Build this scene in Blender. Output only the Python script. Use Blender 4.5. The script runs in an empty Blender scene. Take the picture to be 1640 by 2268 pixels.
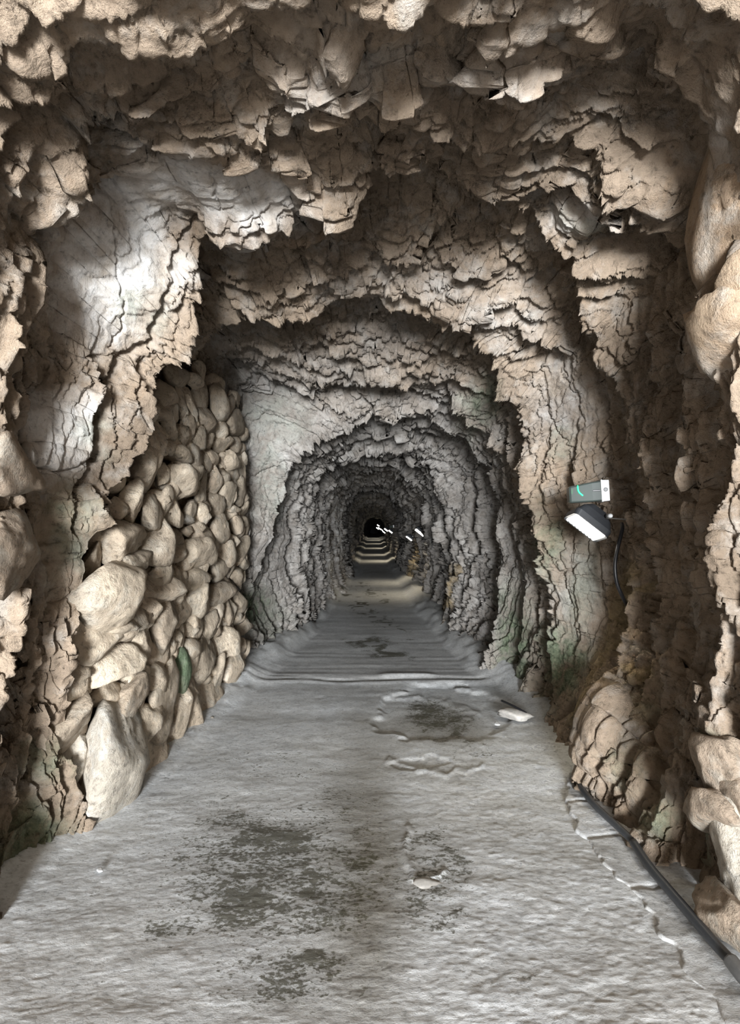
import bpy, math, random
import numpy as np
from mathutils import Vector, Matrix

# ------------------------------------------------------------------ camera, light, exposure
W, H = 1640, 2268
F = 1400.0                     # focal length in pixels of the 1640 x 2268 frame
CX, CY = 828.0, 1165.0         # where the camera axis meets the frame
CAMZ = 1.5
sc = bpy.context.scene
COL = sc.collection

cam = bpy.data.cameras.new('camera')
cam.sensor_width = 36.0
cam.lens = F / H * 36.0
cam.shift_x = (W / 2 - CX) / H
cam.shift_y = (CY - H / 2) / H
cam.clip_start = 0.05
cam.clip_end = 500
cam_o = bpy.data.objects.new('camera', cam)
cam_o.location = (0, 0, CAMZ)
cam_o.rotation_euler = (math.pi / 2, 0, 0)
COL.objects.link(cam_o)
sc.camera = cam_o

world = bpy.data.worlds.new('sky')
sc.world = world
world.use_nodes = True
bg = world.node_tree.nodes['Background']
bg.inputs[0].default_value = (0.78, 0.86, 1.0, 1)
bg.inputs[1].default_value = 0.25

# daylight of the tunnel mouth, a few metres behind the camera
day = bpy.data.lights.new('tunnel_mouth_daylight', 'AREA')
day.shape = 'RECTANGLE'
day.size, day.size_y = 3.4, 3.2
day.energy = 9000
day.color = (0.96, 0.985, 1.0)
day_o = bpy.data.objects.new('tunnel_mouth_daylight', day)
day_o.location = (0.1, -14.0, 1.8)
day_o.rotation_euler = (math.radians(90), 0, 0)
COL.objects.link(day_o)

sc.view_settings.view_transform = 'Standard'
sc.view_settings.look = 'None'
sc.view_settings.gamma = 1
sc.view_settings.use_curve_mapping = False
sc.view_settings.exposure = 0.0
sc.cycles.use_denoising = True
sc.cycles.max_bounces = 5
sc.cycles.use_adaptive_sampling = True
sc.cycles.adaptive_threshold = 0.06
sc.cycles.adaptive_min_samples = 16
sc.cycles.diffuse_bounces = 2
sc.cycles.transparent_max_bounces = 8
sc.cycles.caustics_reflective = False
sc.cycles.caustics_refractive = False

f32 = np.float32

# ------------------------------------------------------------------ noise
def hsh(ix, iy, seed):
    h = (ix.astype(np.int64) * 374761393 + iy.astype(np.int64) * 668265263 + seed * 974634777) & 0xFFFFFFFF
    h = ((h ^ (h >> 13)) * 1274126177) & 0xFFFFFFFF
    return ((h ^ (h >> 16)) & 0xFFFFFFFF)

def rnd(h, k):
    h = ((h + k * 0x9E3779B9) & 0xFFFFFFFF)
    h = ((h ^ (h >> 15)) * 0x2C1B3C6D) & 0xFFFFFFFF
    h = ((h ^ (h >> 12)) * 0x297A2D39) & 0xFFFFFFFF
    return (h ^ (h >> 15)).astype(f32) / f32(4294967295.0)

def vn(x, y, seed=0):
    """value noise, -1..1"""
    ix = np.floor(x); iy = np.floor(y)
    fx = (x - ix).astype(f32); fy = (y - iy).astype(f32)
    fx = fx * fx * (3 - 2 * fx); fy = fy * fy * (3 - 2 * fy)
    ix = ix.astype(np.int64); iy = iy.astype(np.int64)
    a = rnd(hsh(ix, iy, seed), 1); b = rnd(hsh(ix + 1, iy, seed), 1)
    c = rnd(hsh(ix, iy + 1, seed), 1); d = rnd(hsh(ix + 1, iy + 1, seed), 1)
    return ((a + (b - a) * fx) * (1 - fy) + (c + (d - c) * fx) * fy) * 2 - 1

def fbm(x, y, seed=0, o=4, gain=0.5):
    s = 0; a = 1.0
    for k in range(o):
        s = s + a * vn(x * 2.03 ** k, y * 2.03 ** k, seed + 17 * k)
        a *= gain
    return s

def cells(x, y, seed=0):
    """nearest jittered cell: local offset, cell hash, edge distance"""
    ix = np.floor(x).astype(np.int64); iy = np.floor(y).astype(np.int64)
    f1 = np.full(x.shape, 9.0, f32); f2 = np.full(x.shape, 9.0, f32)
    bx = np.zeros(x.shape, f32); by = np.zeros(x.shape, f32); bh = np.zeros(x.shape, np.int64)
    for dx in (-1, 0, 1):
        for dy in (-1, 0, 1):
            h = hsh(ix + dx, iy + dy, seed)
            px = (x - (ix + dx)).astype(f32) - rnd(h, 2)
            py = (y - (iy + dy)).astype(f32) - rnd(h, 3)
            d = px * px + py * py
            near = d < f1
            f2 = np.where(near, f1, np.minimum(f2, d))
            f1 = np.where(near, d, f1)
            bx = np.where(near, px, bx); by = np.where(near, py, by); bh = np.where(near, h, bh)
    return bx, by, bh, np.sqrt(f2) - np.sqrt(f1)

def sstep(a, b, x):
    t = np.clip((x - a) / (b - a), 0, 1)
    return t * t * (3 - 2 * t)

# ------------------------------------------------------------------ scene helpers
def mesh_obj(name, verts, faces, mat=None, parent=None, smooth=True, attrs=None):
    """verts (n,3) array, faces (m,4) or (m,3) array or list of lists"""
    me = bpy.data.meshes.new(name)
    verts = np.asarray(verts, f32)
    if isinstance(faces, np.ndarray):
        n, k = faces.shape
        me.vertices.add(len(verts)); me.vertices.foreach_set('co', verts.ravel())
        me.loops.add(n * k); me.loops.foreach_set('vertex_index', faces.astype(np.int32).ravel())
        me.polygons.add(n)
        me.polygons.foreach_set('loop_start', np.arange(0, n * k, k, dtype=np.int32))
        me.update(calc_edges=True)
    else:
        me.from_pydata(verts.tolist(), [], faces)
        me.update()
    if smooth:
        me.polygons.foreach_set('use_smooth', np.ones(len(me.polygons), bool))
    if attrs is not None:
        ca = me.color_attributes.new('stain', 'FLOAT_COLOR', 'POINT')
        ca.data.foreach_set('color', np.asarray(attrs, f32).ravel())
    if mat: me.materials.append(mat)
    o = bpy.data.objects.new(name, me)
    COL.objects.link(o)
    if parent is not None: o.parent = parent
    return o

def empty(name, loc=(0, 0, 0), parent=None):
    o = bpy.data.objects.new(name, None)
    o.location = loc
    o.empty_display_size = 0.1
    COL.objects.link(o)
    if parent is not None: o.parent = parent
    return o

def tag(o, label=None, cat=None, group=None, kind=None):
    if label: o['label'] = label
    if cat: o['category'] = cat
    if group: o['group'] = group
    if kind: o['kind'] = kind
    return o

def at(px, py, d):
    return Vector(((px - CX) / F * d, d, CAMZ - (py - CY) / F * d))

def on_floor(px, py, z=0.0):
    d = (CAMZ - z) * F / (py - CY)
    return Vector(((px - CX) / F * d, d, z))

# ------------------------------------------------------------------ materials
def nodes(m):
    m.use_nodes = True
    nt = m.node_tree
    return nt, nt.nodes, nt.links, nt.nodes['Principled BSDF']

def noise(N, L, vec, scale, detail=5, rough=0.6, dist=0.0):
    n = N.new('ShaderNodeTexNoise')
    n.inputs['Scale'].default_value = scale
    n.inputs['Detail'].default_value = detail
    n.inputs['Roughness'].default_value = rough
    n.inputs['Distortion'].default_value = dist
    L.new(vec, n.inputs['Vector'])
    return n.outputs['Fac']

def ramp(N, L, fac, stops):
    r = N.new('ShaderNodeValToRGB')
    e = r.color_ramp.elements
    while len(e) < len(stops): e.new(0.5)
    for q, (p, c) in zip(e, stops):
        q.position = p
        q.color = (c, c, c, 1) if isinstance(c, (int, float)) else (*c, 1)
    L.new(fac, r.inputs['Fac'])
    return r.outputs['Color']

def mix(N, L, fac, a, b, mode='MIX'):
    m = N.new('ShaderNodeMix'); m.data_type = 'RGBA'; m.blend_type = mode
    for sock, v in ((m.inputs[0], fac), (m.inputs[6], a), (m.inputs[7], b)):
        if isinstance(v, (int, float)): sock.default_value = v
        elif isinstance(v, tuple): sock.default_value = (*v, 1)
        else: L.new(v, sock)
    return m.outputs[2]

def math_(N, L, op, a, b=0.0):
    m = N.new('ShaderNodeMath'); m.operation = op
    for s, v in ((m.inputs[0], a), (m.inputs[1], b)):
        if isinstance(v, (int, float)): s.default_value = v
        else: L.new(v, s)
    return m.outputs[0]

def rock_material(name, tan, brown, grey, bump=1.0, use_attr=True, var=False):
    m = bpy.data.materials.new(name)
    nt, N, L, P = nodes(m)
    tc = N.new('ShaderNodeTexCoord')
    vec = tc.outputs['Object']
    oi = None
    if var:
        oi = N.new('ShaderNodeObjectInfo')
        va = N.new('ShaderNodeVectorMath'); va.operation = 'MULTIPLY_ADD'
        cmb = N.new('ShaderNodeCombineXYZ')
        for k in range(3): L.new(oi.outputs['Random'], cmb.inputs[k])
        L.new(cmb.outputs[0], va.inputs[0]); va.inputs[1].default_value = (37, 61, 83); L.new(vec, va.inputs[2])
        vec = va.outputs[0]
    n1 = noise(N, L, vec, 1.3, 4, 0.6, 0.4)
    n2 = noise(N, L, vec, 5.5, 6, 0.65, 0.3)
    n3 = noise(N, L, vec, 26.0, 6, 0.72)
    n4 = noise(N, L, vec, 110.0, 4, 0.7)
    col = mix(N, L, ramp(N, L, n1, [(0.38, 0.0), (0.62, 1.0)]), tan, brown)
    col = mix(N, L, ramp(N, L, n2, [(0.50, 0.0), (0.68, 0.75)]), col, grey)
    rust = noise(N, L, vec, 3.1, 4, 0.7, 0.8)
    col = mix(N, L, ramp(N, L, rust, [(0.58, 0.0), (0.72, 0.35)]), col, (0.28, 0.18, 0.10))
    if var:
        hs = N.new('ShaderNodeHueSaturation')
        mr = N.new('ShaderNodeMapRange'); mr.inputs[3].default_value = 0.72; mr.inputs[4].default_value = 1.25
        L.new(oi.outputs['Random'], mr.inputs[0]); L.new(mr.outputs[0], hs.inputs['Value'])
        L.new(col, hs.inputs['Color']); col = hs.outputs['Color']
    if use_attr:
        at_ = N.new('ShaderNodeVertexColor'); at_.layer_name = 'stain'
        sp = N.new('ShaderNodeSeparateColor'); L.new(at_.outputs['Color'], sp.inputs[0])
        # b: grey limestone away from the mouth
        lum = mix(N, L, ramp(N, L, n2, [(0.35, 0.0), (0.65, 1.0)]), (0.245, 0.226, 0.206), (0.425, 0.408, 0.39))
        col = mix(N, L, sp.outputs[2], col, lum)
        # g: pale mineral crust
        crust = mix(N, L, ramp(N, L, n2, [(0.36, 0.0), (0.6, 1.0)]), (0.42, 0.38, 0.335), (0.70, 0.695, 0.69))
        fac = math_(N, L, 'MULTIPLY', sp.outputs[1], ramp(N, L, n1, [(0.25, 0.65), (0.55, 1.0)]))
        col = mix(N, L, fac, col, crust)
        # alpha: sandy soil packed in the seams
        col = mix(N, L, math_(N, L, 'MULTIPLY', at_.outputs['Alpha'], ramp(N, L, n2, [(0.36, 0.3), (0.52, 1.0)])), col, (0.30, 0.235, 0.145))
        # r: algae
        g = mix(N, L, ramp(N, L, n3, [(0.35, 0.0), (0.7, 1.0)]), (0.075, 0.115, 0.065), (0.21, 0.245, 0.165))
        gm = math_(N, L, 'MULTIPLY', sp.outputs[0], ramp(N, L, n2, [(0.36, 0.05), (0.56, 0.95)]))
        col = mix(N, L, gm, col, g)
    speck = ramp(N, L, n3, [(0.30, 0.42), (0.45, 0.95), (0.60, 1.05), (0.75, 1.3)])
    col = mix(N, L, 1.0, col, speck, 'MULTIPLY')
    L.new(col, P.inputs['Base Color'])
    P.inputs['Roughness'].default_value = 0.95
    P.inputs['Specular IOR Level'].default_value = 0.1
    b = N.new('ShaderNodeBump'); b.inputs['Strength'].default_value = 0.8 * bump
    b.inputs['Distance'].default_value = 0.02
    wv = N.new('ShaderNodeVectorMath'); wv.operation = 'MULTIPLY_ADD'
    nc = N.new('ShaderNodeTexNoise'); nc.inputs['Scale'].default_value = 9.0; nc.inputs['Detail'].default_value = 1; L.new(vec, nc.inputs['Vector'])
    L.new(nc.outputs['Color'], wv.inputs[0]); wv.inputs[1].default_value = (0.12, 0.12, 0.12); L.new(vec, wv.inputs[2])
    chips = None
    for sc_, am in ((16.0, 1.4), (37.0, 0.7)):
        vo = N.new('ShaderNodeTexVoronoi'); vo.inputs['Scale'].default_value = sc_; L.new(wv.outputs[0], vo.inputs['Vector'])
        # each chip leans its own way: offset from its centre along a direction of its own
        sb = N.new('ShaderNodeVectorMath'); sb.operation = 'SUBTRACT'; L.new(wv.outputs[0], sb.inputs[0])
        L.new(vo.outputs['Position'], sb.inputs[1])
        cn = N.new('ShaderNodeVectorMath'); cn.operation = 'SUBTRACT'; L.new(vo.outputs['Color'], cn.inputs[0]); cn.inputs[1].default_value = (0.5, 0.15, 0.5)
        dt = N.new('ShaderNodeVectorMath'); dt.operation = 'DOT_PRODUCT'; L.new(sb.outputs[0], dt.inputs[0]); L.new(cn.outputs[0], dt.inputs[1])
        v_ = math_(N, L, 'MULTIPLY', dt.outputs['Value'], am * 14)
        chips = v_ if chips is None else math_(N, L, 'ADD', chips, v_)
    hsum = math_(N, L, 'ADD', math_(N, L, 'ADD', math_(N, L, 'MULTIPLY', n3, 1.0), math_(N, L, 'MULTIPLY', n4, 0.35)), chips)
    L.new(hsum, b.inputs['Height'])
    b2 = N.new('ShaderNodeBump'); b2.inputs['Strength'].default_value = 0.5 * bump
    b2.inputs['Distance'].default_value = 0.045
    if use_attr:
        L.new(math_(N, L, 'MULTIPLY_ADD', sp.outputs[1], -0.55 * bump), b.inputs['Strength']); b.inputs['Strength'].links[0].from_node.inputs[2].default_value = 0.85 * bump
    L.new(n2, b2.inputs['Height']); L.new(b2.outputs[0], b.inputs['Normal'])
    L.new(b.outputs[0], P.inputs['Normal'])
    return m

M_ROCK = rock_material('limestone_rock', (0.37, 0.293, 0.222), (0.215, 0.168, 0.126), (0.42, 0.385, 0.345))
M_STONE = rock_material('rubble_stone', (0.60, 0.51, 0.40), (0.48, 0.395, 0.305), (0.60, 0.555, 0.48), bump=1.1, use_attr=False, var=True)
M_STONE_GREEN = rock_material('mossy_stone', (0.15, 0.22, 0.135), (0.24, 0.28, 0.19), (0.38, 0.40, 0.32), use_attr=False)
M_STONE_PALE = rock_material('pale_stone', (0.52, 0.47, 0.40), (0.43, 0.39, 0.33), (0.62, 0.61, 0.58), use_attr=False)
M_BLOCK = rock_material('foot_rock', (0.38, 0.305, 0.235), (0.27, 0.215, 0.165), (0.42, 0.40, 0.35), use_attr=False)
M_BOULDER = rock_material('orange_boulder', (0.50, 0.385, 0.275), (0.40, 0.30, 0.215), (0.56, 0.52, 0.47), use_attr=False)

def floor_material():
    m = bpy.data.materials.new('worn_concrete')
    nt, N, L, P = nodes(m)
    tc = N.new('ShaderNodeTexCoord'); vec = tc.outputs['Object']
    mp = N.new('ShaderNodeMapping'); mp.inputs['Scale'].default_value = (1.0, 1.25, 1.0); L.new(vec, mp.inputs['Vector'])
    n1 = noise(N, L, vec, 1.6, 6, 0.6); n2 = noise(N, L, mp.outputs[0], 9.0, 8, 0.7, 0.5)
    n3 = noise(N, L, mp.outputs[0], 45.0, 6, 0.7); n4 = noise(N, L, vec, 160.0, 3, 0.6)
    col = mix(N, L, ramp(N, L, n2, [(0.32, 0.0), (0.62, 1.0)]), (0.53, 0.545, 0.56), (0.80, 0.83, 0.86))
    col = mix(N, L, ramp(N, L, n1, [(0.4, 0.0), (0.7, 0.5)]), col, (0.58, 0.575, 0.55))
    at_ = N.new('ShaderNodeVertexColor'); at_.layer_name = 'stain'
    sp = N.new('ShaderNodeSeparateColor'); L.new(at_.outputs['Color'], sp.inputs[0])
    # b: smoother blue-grey screed further in
    scr = mix(N, L, ramp(N, L, n2, [(0.35, 0.0), (0.65, 1.0)]), (0.46, 0.465, 0.465), (0.64, 0.645, 0.645))
    col = mix(N, L, sp.outputs[2], col, scr)
    # g: brown damp dirt
    col = mix(N, L, math_(N, L, 'MULTIPLY', sp.outputs[1], ramp(N, L, n2, [(0.3, 0.6), (0.6, 1.0)])), col, (0.20, 0.18, 0.14))
    # r: dark moss
    mm = N.new('ShaderNodeMapRange'); mm.clamp = True
    thr = math_(N, L, 'ADD', sp.outputs[0], math_(N, L, 'ADD', math_(N, L, 'MULTIPLY', n2, 0.8), math_(N, L, 'MULTIPLY', n3, 1.0)))
    L.new(thr, mm.inputs[0]); mm.inputs[1].default_value = 1.07; mm.inputs[2].default_value = 1.20
    col = mix(N, L, math_(N, L, 'MULTIPLY', mm.outputs[0], 0.86), col, (0.078, 0.073, 0.046))
    sk = ramp(N, L, n3, [(0.30, 0.5), (0.46, 0.97), (0.62, 1.06), (0.75, 1.18)])
    col = mix(N, L, 1.0, col, sk, 'MULTIPLY')
    L.new(col, P.inputs['Base Color'])
    P.inputs['Roughness'].default_value = 0.82
    P.inputs['Specular IOR Level'].default_value = 0.1
    b = N.new('ShaderNodeBump'); b.inputs['Strength'].default_value = 0.5; b.inputs['Distance'].default_value = 0.006
    L.new(math_(N, L, 'ADD', n3, math_(N, L, 'MULTIPLY', n4, 0.3)), b.inputs['Height'])
    L.new(b.outputs[0], P.inputs['Normal'])
    return m
M_FLOOR = floor_material()

def plain(name, col, rough=0.5, metal=0.0, grain=0.08, scale=60):
    m = bpy.data.materials.new(name)
    nt, N, L, P = nodes(m)
    tc = N.new('ShaderNodeTexCoord')
    n = noise(N, L, tc.outputs['Object'], scale, 4)
    c = mix(N, L, ramp(N, L, n, [(0.3, 1 - grain * 2), (0.7, 1 + grain)]), (0, 0, 0), col, 'MIX')
    c = mix(N, L, 1.0, col, ramp(N, L, n, [(0.3, 1 - grain * 3), (0.7, 1.0)]), 'MULTIPLY')
    L.new(c, P.inputs['Base Color'])
    P.inputs['Roughness'].default_value = rough
    P.inputs['Metallic'].default_value = metal
    return m
M_BLACK = plain('black_housing', (0.03, 0.032, 0.036), 0.45)
M_CABLE = plain('grey_conduit', (0.055, 0.06, 0.068), 0.45)
M_CABLE2 = plain('black_cable', (0.012, 0.012, 0.014), 0.4)
M_WHITE = plain('white_plastic', (0.68, 0.69, 0.70), 0.4)
M_STEEL = plain('steel_bracket', (0.45, 0.43, 0.40), 0.4, 0.8)
M_BOXGREY = plain('grey_plastic', (0.20, 0.205, 0.21), 0.5)
M_MORTAR = plain('sandy_mortar', (0.30, 0.225, 0.12), 0.95, 0, 0.2, 90)
M_PALESLAB = plain('pale_slab', (0.50, 0.48, 0.45), 0.85, 0, 0.1, 30)

def emit(name, col, st):
    m = bpy.data.materials.new(name)
    nt, N, L, P = nodes(m)
    P.inputs['Base Color'].default_value = (*col, 1)
    P.inputs['Emission Color'].default_value = (*col, 1)
    P.inputs['Emission Strength'].default_value = st
    return m
M_LED = emit('lit_lens', (1.0, 0.96, 0.86), 14)
M_LEDGREEN = emit('green_led', (0.02, 0.9, 0.22), 2.2)
M_CLEAR = bpy.data.materials.new('clear_cover')
nt, N, L, P = nodes(M_CLEAR)
P.inputs['Base Color'].default_value = (0.055, 0.07, 0.065, 1)
P.inputs['Roughness'].default_value = 0.3; P.inputs['Specular IOR Level'].default_value = 0.06
P.inputs['Transmission Weight'].default_value = 0.3
P.inputs['IOR'].default_value = 1.2

# ------------------------------------------------------------------ tunnel profile
AXY = 1180.0        # the profile is drawn around the ray through (828, 1180)
# every ring: ledge edge as (px, py, depth, step) from the left foot over the crown to the right foot
RINGS = [
 [(-140,2100,2.20,.0),(-120,1700,2.2,.0),(-120,1180,2.2,0),(-110,600,2.1,0),(-100,200,1.9,0),(0,-120,1.6,0),(300,-220,1.45,0),(828,-260,1.4,0),(1300,-220,1.5,0),
  (1640,-60,1.75,0),(1760,300,1.95,0),(1780,800,2.1,0),(1800,1180,2.15,0),(1800,1700,2.15,0),(1800,2190,2.12,0)],
 [(-60,2010,2.48,.05),(0,1700,2.55,.15),(10,1500,2.6,.22),(38,1300,2.6,.24),(34,1120,2.6,.24),(48,1030,2.6,.24),(20,960,2.6,.2),(8,880,2.6,.2),(30,800,2.6,.22),(62,690,2.6,.24),
  (66,600,2.6,.24),(40,530,2.55,.22),(30,470,2.5,.2),(130,468,2.45,.22),(160,390,2.4,.24),(165,300,2.3,.2),(178,245,2.25,.2),(250,190,2.15,.18),(320,150,2.1,.18),(390,122,2.05,.2),(470,75,2.0,.2),
  (555,22,1.95,.2),(620,40,1.98,.12),(690,95,2.03,.12),(765,130,2.06,.14),(800,110,2.03,.14),(870,105,2.0,.14),(960,80,1.95,.16),(1035,48,1.92,.16),(1100,90,1.95,.1),(1230,60,1.95,.16),(1330,50,2.0,.2),
  (1462,20,2.1,.2),(1490,90,2.2,.26),(1540,190,2.3,.3),(1572,262,2.35,.3),(1590,330,2.4,.32),(1612,410,2.45,.3),(1598,480,2.45,.3),(1625,560,2.5,.25),(1555,640,2.5,.3),(1545,690,2.5,.3),(1580,760,2.5,.26),
  (1600,900,2.5,.2),(1590,1050,2.5,.16),(1580,1180,2.5,.15),(1585,1300,2.5,.15),(1580,1500,2.5,.15),(1570,1640,2.5,.16),(1585,1800,2.5,.15),(1590,1950,2.52,.12),(1600,2060,2.45,.05)],
 [(0,1965,2.68,.02),(30,1850,2.72,.04),(70,1700,2.76,.1),(84,1500,2.78,.06),(92,1300,2.78,.05),(82,1150,2.76,.04),(74,1000,2.75,.04),(70,800,2.75,.03),(84,650,2.75,.03),(100,540,2.7,.03),(150,440,2.65,.08),
  (180,350,2.58,.2),(290,335,2.5,.2),(400,318,2.46,.17),(470,303,2.45,.14),(540,282,2.42,.14),(640,272,2.4,.14),(720,262,2.42,.12),(800,190,2.3,.14),(870,240,2.4,.14),(930,290,2.46,.16),(1000,308,2.5,.18),
  (1060,322,2.52,.2),(1150,322,2.55,.2),(1240,312,2.6,.22),(1325,325,2.66,.26),(1370,415,2.78,.25),(1440,490,2.9,.22),(1520,548,2.95,.2),(1520,700,2.95,.12),(1530,900,2.95,.1),(1540,1050,2.95,.1),(1535,1200,2.95,.12),
  (1540,1400,2.95,.14),(1520,1550,2.95,.14),(1500,1700,2.95,.12),(1450,1850,2.98,.05),(1440,1880,2.95,.02)],
 [(185,1845,3.10,.05),(150,1740,3.1,.2),(125,1640,3.1,.35),(122,1500,3.1,.42),(158,1351,3.12,.42),(176,1278,3.14,.4),(182,1200,3.16,.4),(226,1150,3.2,.4),(242,1090,3.25,.4),(274,1050,3.3,.4),(294,985,3.35,.38),(305,903,3.4,.38),
  (346,872,3.45,.36),(368,832,3.5,.36),(410,795,3.5,.34),(428,730,3.45,.34),(436,650,3.4,.34),(438,580,3.32,.34),(462,535,3.22,.32),(505,505,3.1,.28),(560,515,3.06,.24),(640,498,3.04,.2),(700,468,3.0,.16),(780,430,2.96,.12),(860,395,2.95,.12),(940,380,2.96,.12),(1020,390,3.0,.12),
  (1100,425,3.1,.12),(1160,475,3.2,.14),(1220,520,3.3,.2),(1262,600,3.4,.2),(1302,700,3.6,.2),(1345,800,3.7,.2),(1372,900,3.8,.18),(1392,1000,3.85,.16),(1402,1130,3.9,.16),(1398,1300,3.9,.18),(1380,1440,3.95,.2),
  (1310,1560,4.0,.16),(1280,1690,4.0,.06)],
 [(330,1700,5.0,.0),(330,1300,5.0,.0),(330,1000,5.0,.0),(350,850,4.9,.0),(400,785,4.8,.1),(440,768,4.6,.3),(470,728,4.5,.3),(540,714,4.45,.25),(620,698,4.4,.22),(700,680,4.4,.2),(830,668,4.4,.2),(900,688,4.4,.2),
  (980,718,4.45,.2),(1042,752,4.5,.22),(1092,815,4.6,.22),(1115,880,4.7,.22),(1142,940,4.8,.22),(1162,1030,4.85,.22),(1182,1110,4.9,.22),(1202,1250,4.95,.22),(1216,1400,5.0,.2),(1222,1585,5.02,.06)],
 [(505,1530,6.2,.0),(505,1180,6.2,.0),(505,900,6.15,.0),(520,850,6.1,.04),(580,838,6.0,.08),(700,858,6.0,.1),(830,860,6.0,.1),(930,850,5.9,.1),(990,850,5.8,.14),(1010,905,5.8,.16),(1040,950,5.8,.14),(1100,990,5.85,.1),
  (1135,1060,5.9,.1),(1150,1180,5.9,.1),(1160,1300,5.95,.1),(1150,1430,5.95,.1),(1130,1545,5.9,.04)],
 [(600,1448,7.3,.03),(552,1345,7.1,.06),(575,1265,7.1,.1),(602,1190,7.1,.12),(630,1085,7.1,.12),(652,1015,7.1,.12),(700,980,7.0,.1),(760,953,7.0,.14),(830,906,6.9,.16),(900,905,6.9,.16),(960,922,6.9,.16),(1005,945,6.9,.18),
  (1060,995,6.9,.22),(1110,1038,6.9,.25),(1118,1150,6.8,.25),(1108,1260,6.7,.25),(1095,1400,6.6,.22),(1072,1495,6.45,.08)],
 [(690,1390,9.4,.04),(684,1290,9.3,.1),(690,1180,9.3,.1),(698,1100,9.3,.1),(722,1040,9.2,.12),(760,1008,9.2,.12),(830,988,9.2,.12),(900,992,9.2,.12),(945,1022,9.2,.12),(962,1090,9.2,.1),(985,1180,9.2,.1),(992,1300,9.2,.12),(995,1410,8.7,.04)],
 [(745,1322,13.2,.04),(730,1250,13,.1),(735,1180,13,.1),(745,1090,13,.12),(770,1055,13,.14),(830,1040,13,.14),(888,1050,13,.14),(912,1085,13,.14),(940,1140,13,.12),(955,1200,12.8,.1),(952,1280,12.5,.1),(945,1345,12,.04)],
 [(778,1262,20,.05),(768,1220,20,.1),(768,1180,20,.1),(770,1115,20,.12),(790,1093,20,.15),(830,1083,20,.15),(866,1092,20,.15),(884,1122,20,.15),(890,1180,20,.12),(893,1230,19.5,.1),(894,1274,19,.05)],
 [(789,1226,35,.05),(786,1180,35,.2),(788,1148,35,.2),(797,1128,35,.2),(830,1121,35,.2),(850,1128,35,.2),(858,1150,35,.2),(860,1180,35,.15),(862,1226,34,.05)],
 [(808,1198,60,.1),(806,1180,60,.2),(808,1160,60,.2),(815,1149,60,.2),(830,1145,60,.2),(845,1149,60,.2),(851,1160,60,.2),(853,1180,60,.1),(854,1198,60,.1)],
 [(822,1186,110,0),(821,1180,110,0),(822,1172,110,0),(826,1167,110,0),(830,1165,110,0),(834,1167,110,0),(837,1172,110,0),(838,1180,110,0),(838,1186,110,0)],
]
PH0, PH1 = math.radians(-72), math.radians(252)

def ring_fn(ring):
    pts = list(ring)
    lx, ly = pts[0][0], pts[0][1]; rx, ry = pts[-1][0], pts[-1][1]
    t72 = math.tan(math.radians(72.0))
    pts = [(lx, AXY + (CX - lx) * t72, pts[0][2], pts[0][3])] + pts + [(rx, AXY + (rx - CX) * t72, pts[-1][2], pts[-1][3])]
    rows = []
    for (x, y, d, s) in pts:
        a = math.atan2(AXY - y, x - CX)
        if a < PH0 - 0.02: a += 2 * math.pi
        rows.append((a, math.hypot(x - CX, y - AXY), d, s))
    rows.sort()
    A = np.array(rows)
    return A
RA = [ring_fn(r) for r in RINGS]

def ring_at(k, ph):
    A = RA[k]
    r = np.interp(ph, A[:, 0], A[:, 1]); d = np.interp(ph, A[:, 0], A[:, 2]); s = np.interp(ph, A[:, 0], A[:, 3])
    if k in (1, 2): s = s * (1 - 0.6 * sstep(0.7, 1.0, ph) * (1 - sstep(2.2, 2.5, ph)))
    # a broken, flaky edge
    if k > 0:
        s_len = ph * 1.55
        foot = sstep(-1.05, -0.75, ph) * (1 - sstep(3.9, 4.2, ph))
        j = 0.010 * fbm(s_len * 2.2, s_len * 0 + k * 7.3, 50 + k, 3) + 0.020 * vn(s_len * 9, s_len * 0 + k * 3.1, 80 + k) * (0.6 + 0.4 * vn(s_len * 2, s_len * 0 + k, 90 + k))
        bx, by, bh, e = cells(s_len * 6.0, s_len * 0 + k * 5.5, 33 + k)
        j = j + 0.024 * (rnd(bh, 5) - 0.5) + 0.006 * vn(s_len * 30, s_len * 0 + k, 95)
        r = r * (1 + j * foot)
        d = d * (1 + 0.03 * fbm(s_len * 1.4, s_len * 0 + k * 2.2, 120 + k, 3) * foot)
    return r, d, s

# stains and smooth slabs, as patches of the rock: (px, py, rx, ry, amount)
SMOOTH = [(240,620,190,230,.9),(130,990,120,150,.85),(130,1230,85,150,.85),(450,400,260,90,.92),(620,380,120,60,.6),(1290,1330,80,240,.8),(1275,900,85,130,.75),(1150,1400,55,170,.7),
          (595,1150,50,300,.8),(630,930,110,60,.7),(1290,465,75,70,.8),(1350,60,130,50,.7),(1480,400,90,130,.6),(1590,300,60,300,.85),(1600,720,60,120,.85),(1360,1620,60,120,.85),(1400,300,100,50,.4),
          (1060,900,45,90,.6),(735,1180,18,150,.5),(1550,1150,60,300,.35),(100,370,80,110,.5),(60,1850,110,110,.5),(1440,1750,60,130,.5)]
PALE = [(250,600,170,190,1.0),(300,450,150,80,.9),(130,960,110,110,.8),(560,420,150,90,.9),(390,370,140,60,.8),(1290,465,70,60,.6),(1265,880,90,130,.45),(1275,1330,80,130,.45),(600,1000,60,170,.35),(735,1200,20,130,.7),
        (1600,420,40,200,.45),(1590,760,50,80,.4),(700,90,120,90,.25),(1100,130,160,90,.2),(900,620,230,60,.25),(1130,700,90,110,.3),(150,1230,60,90,.3)]
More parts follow.
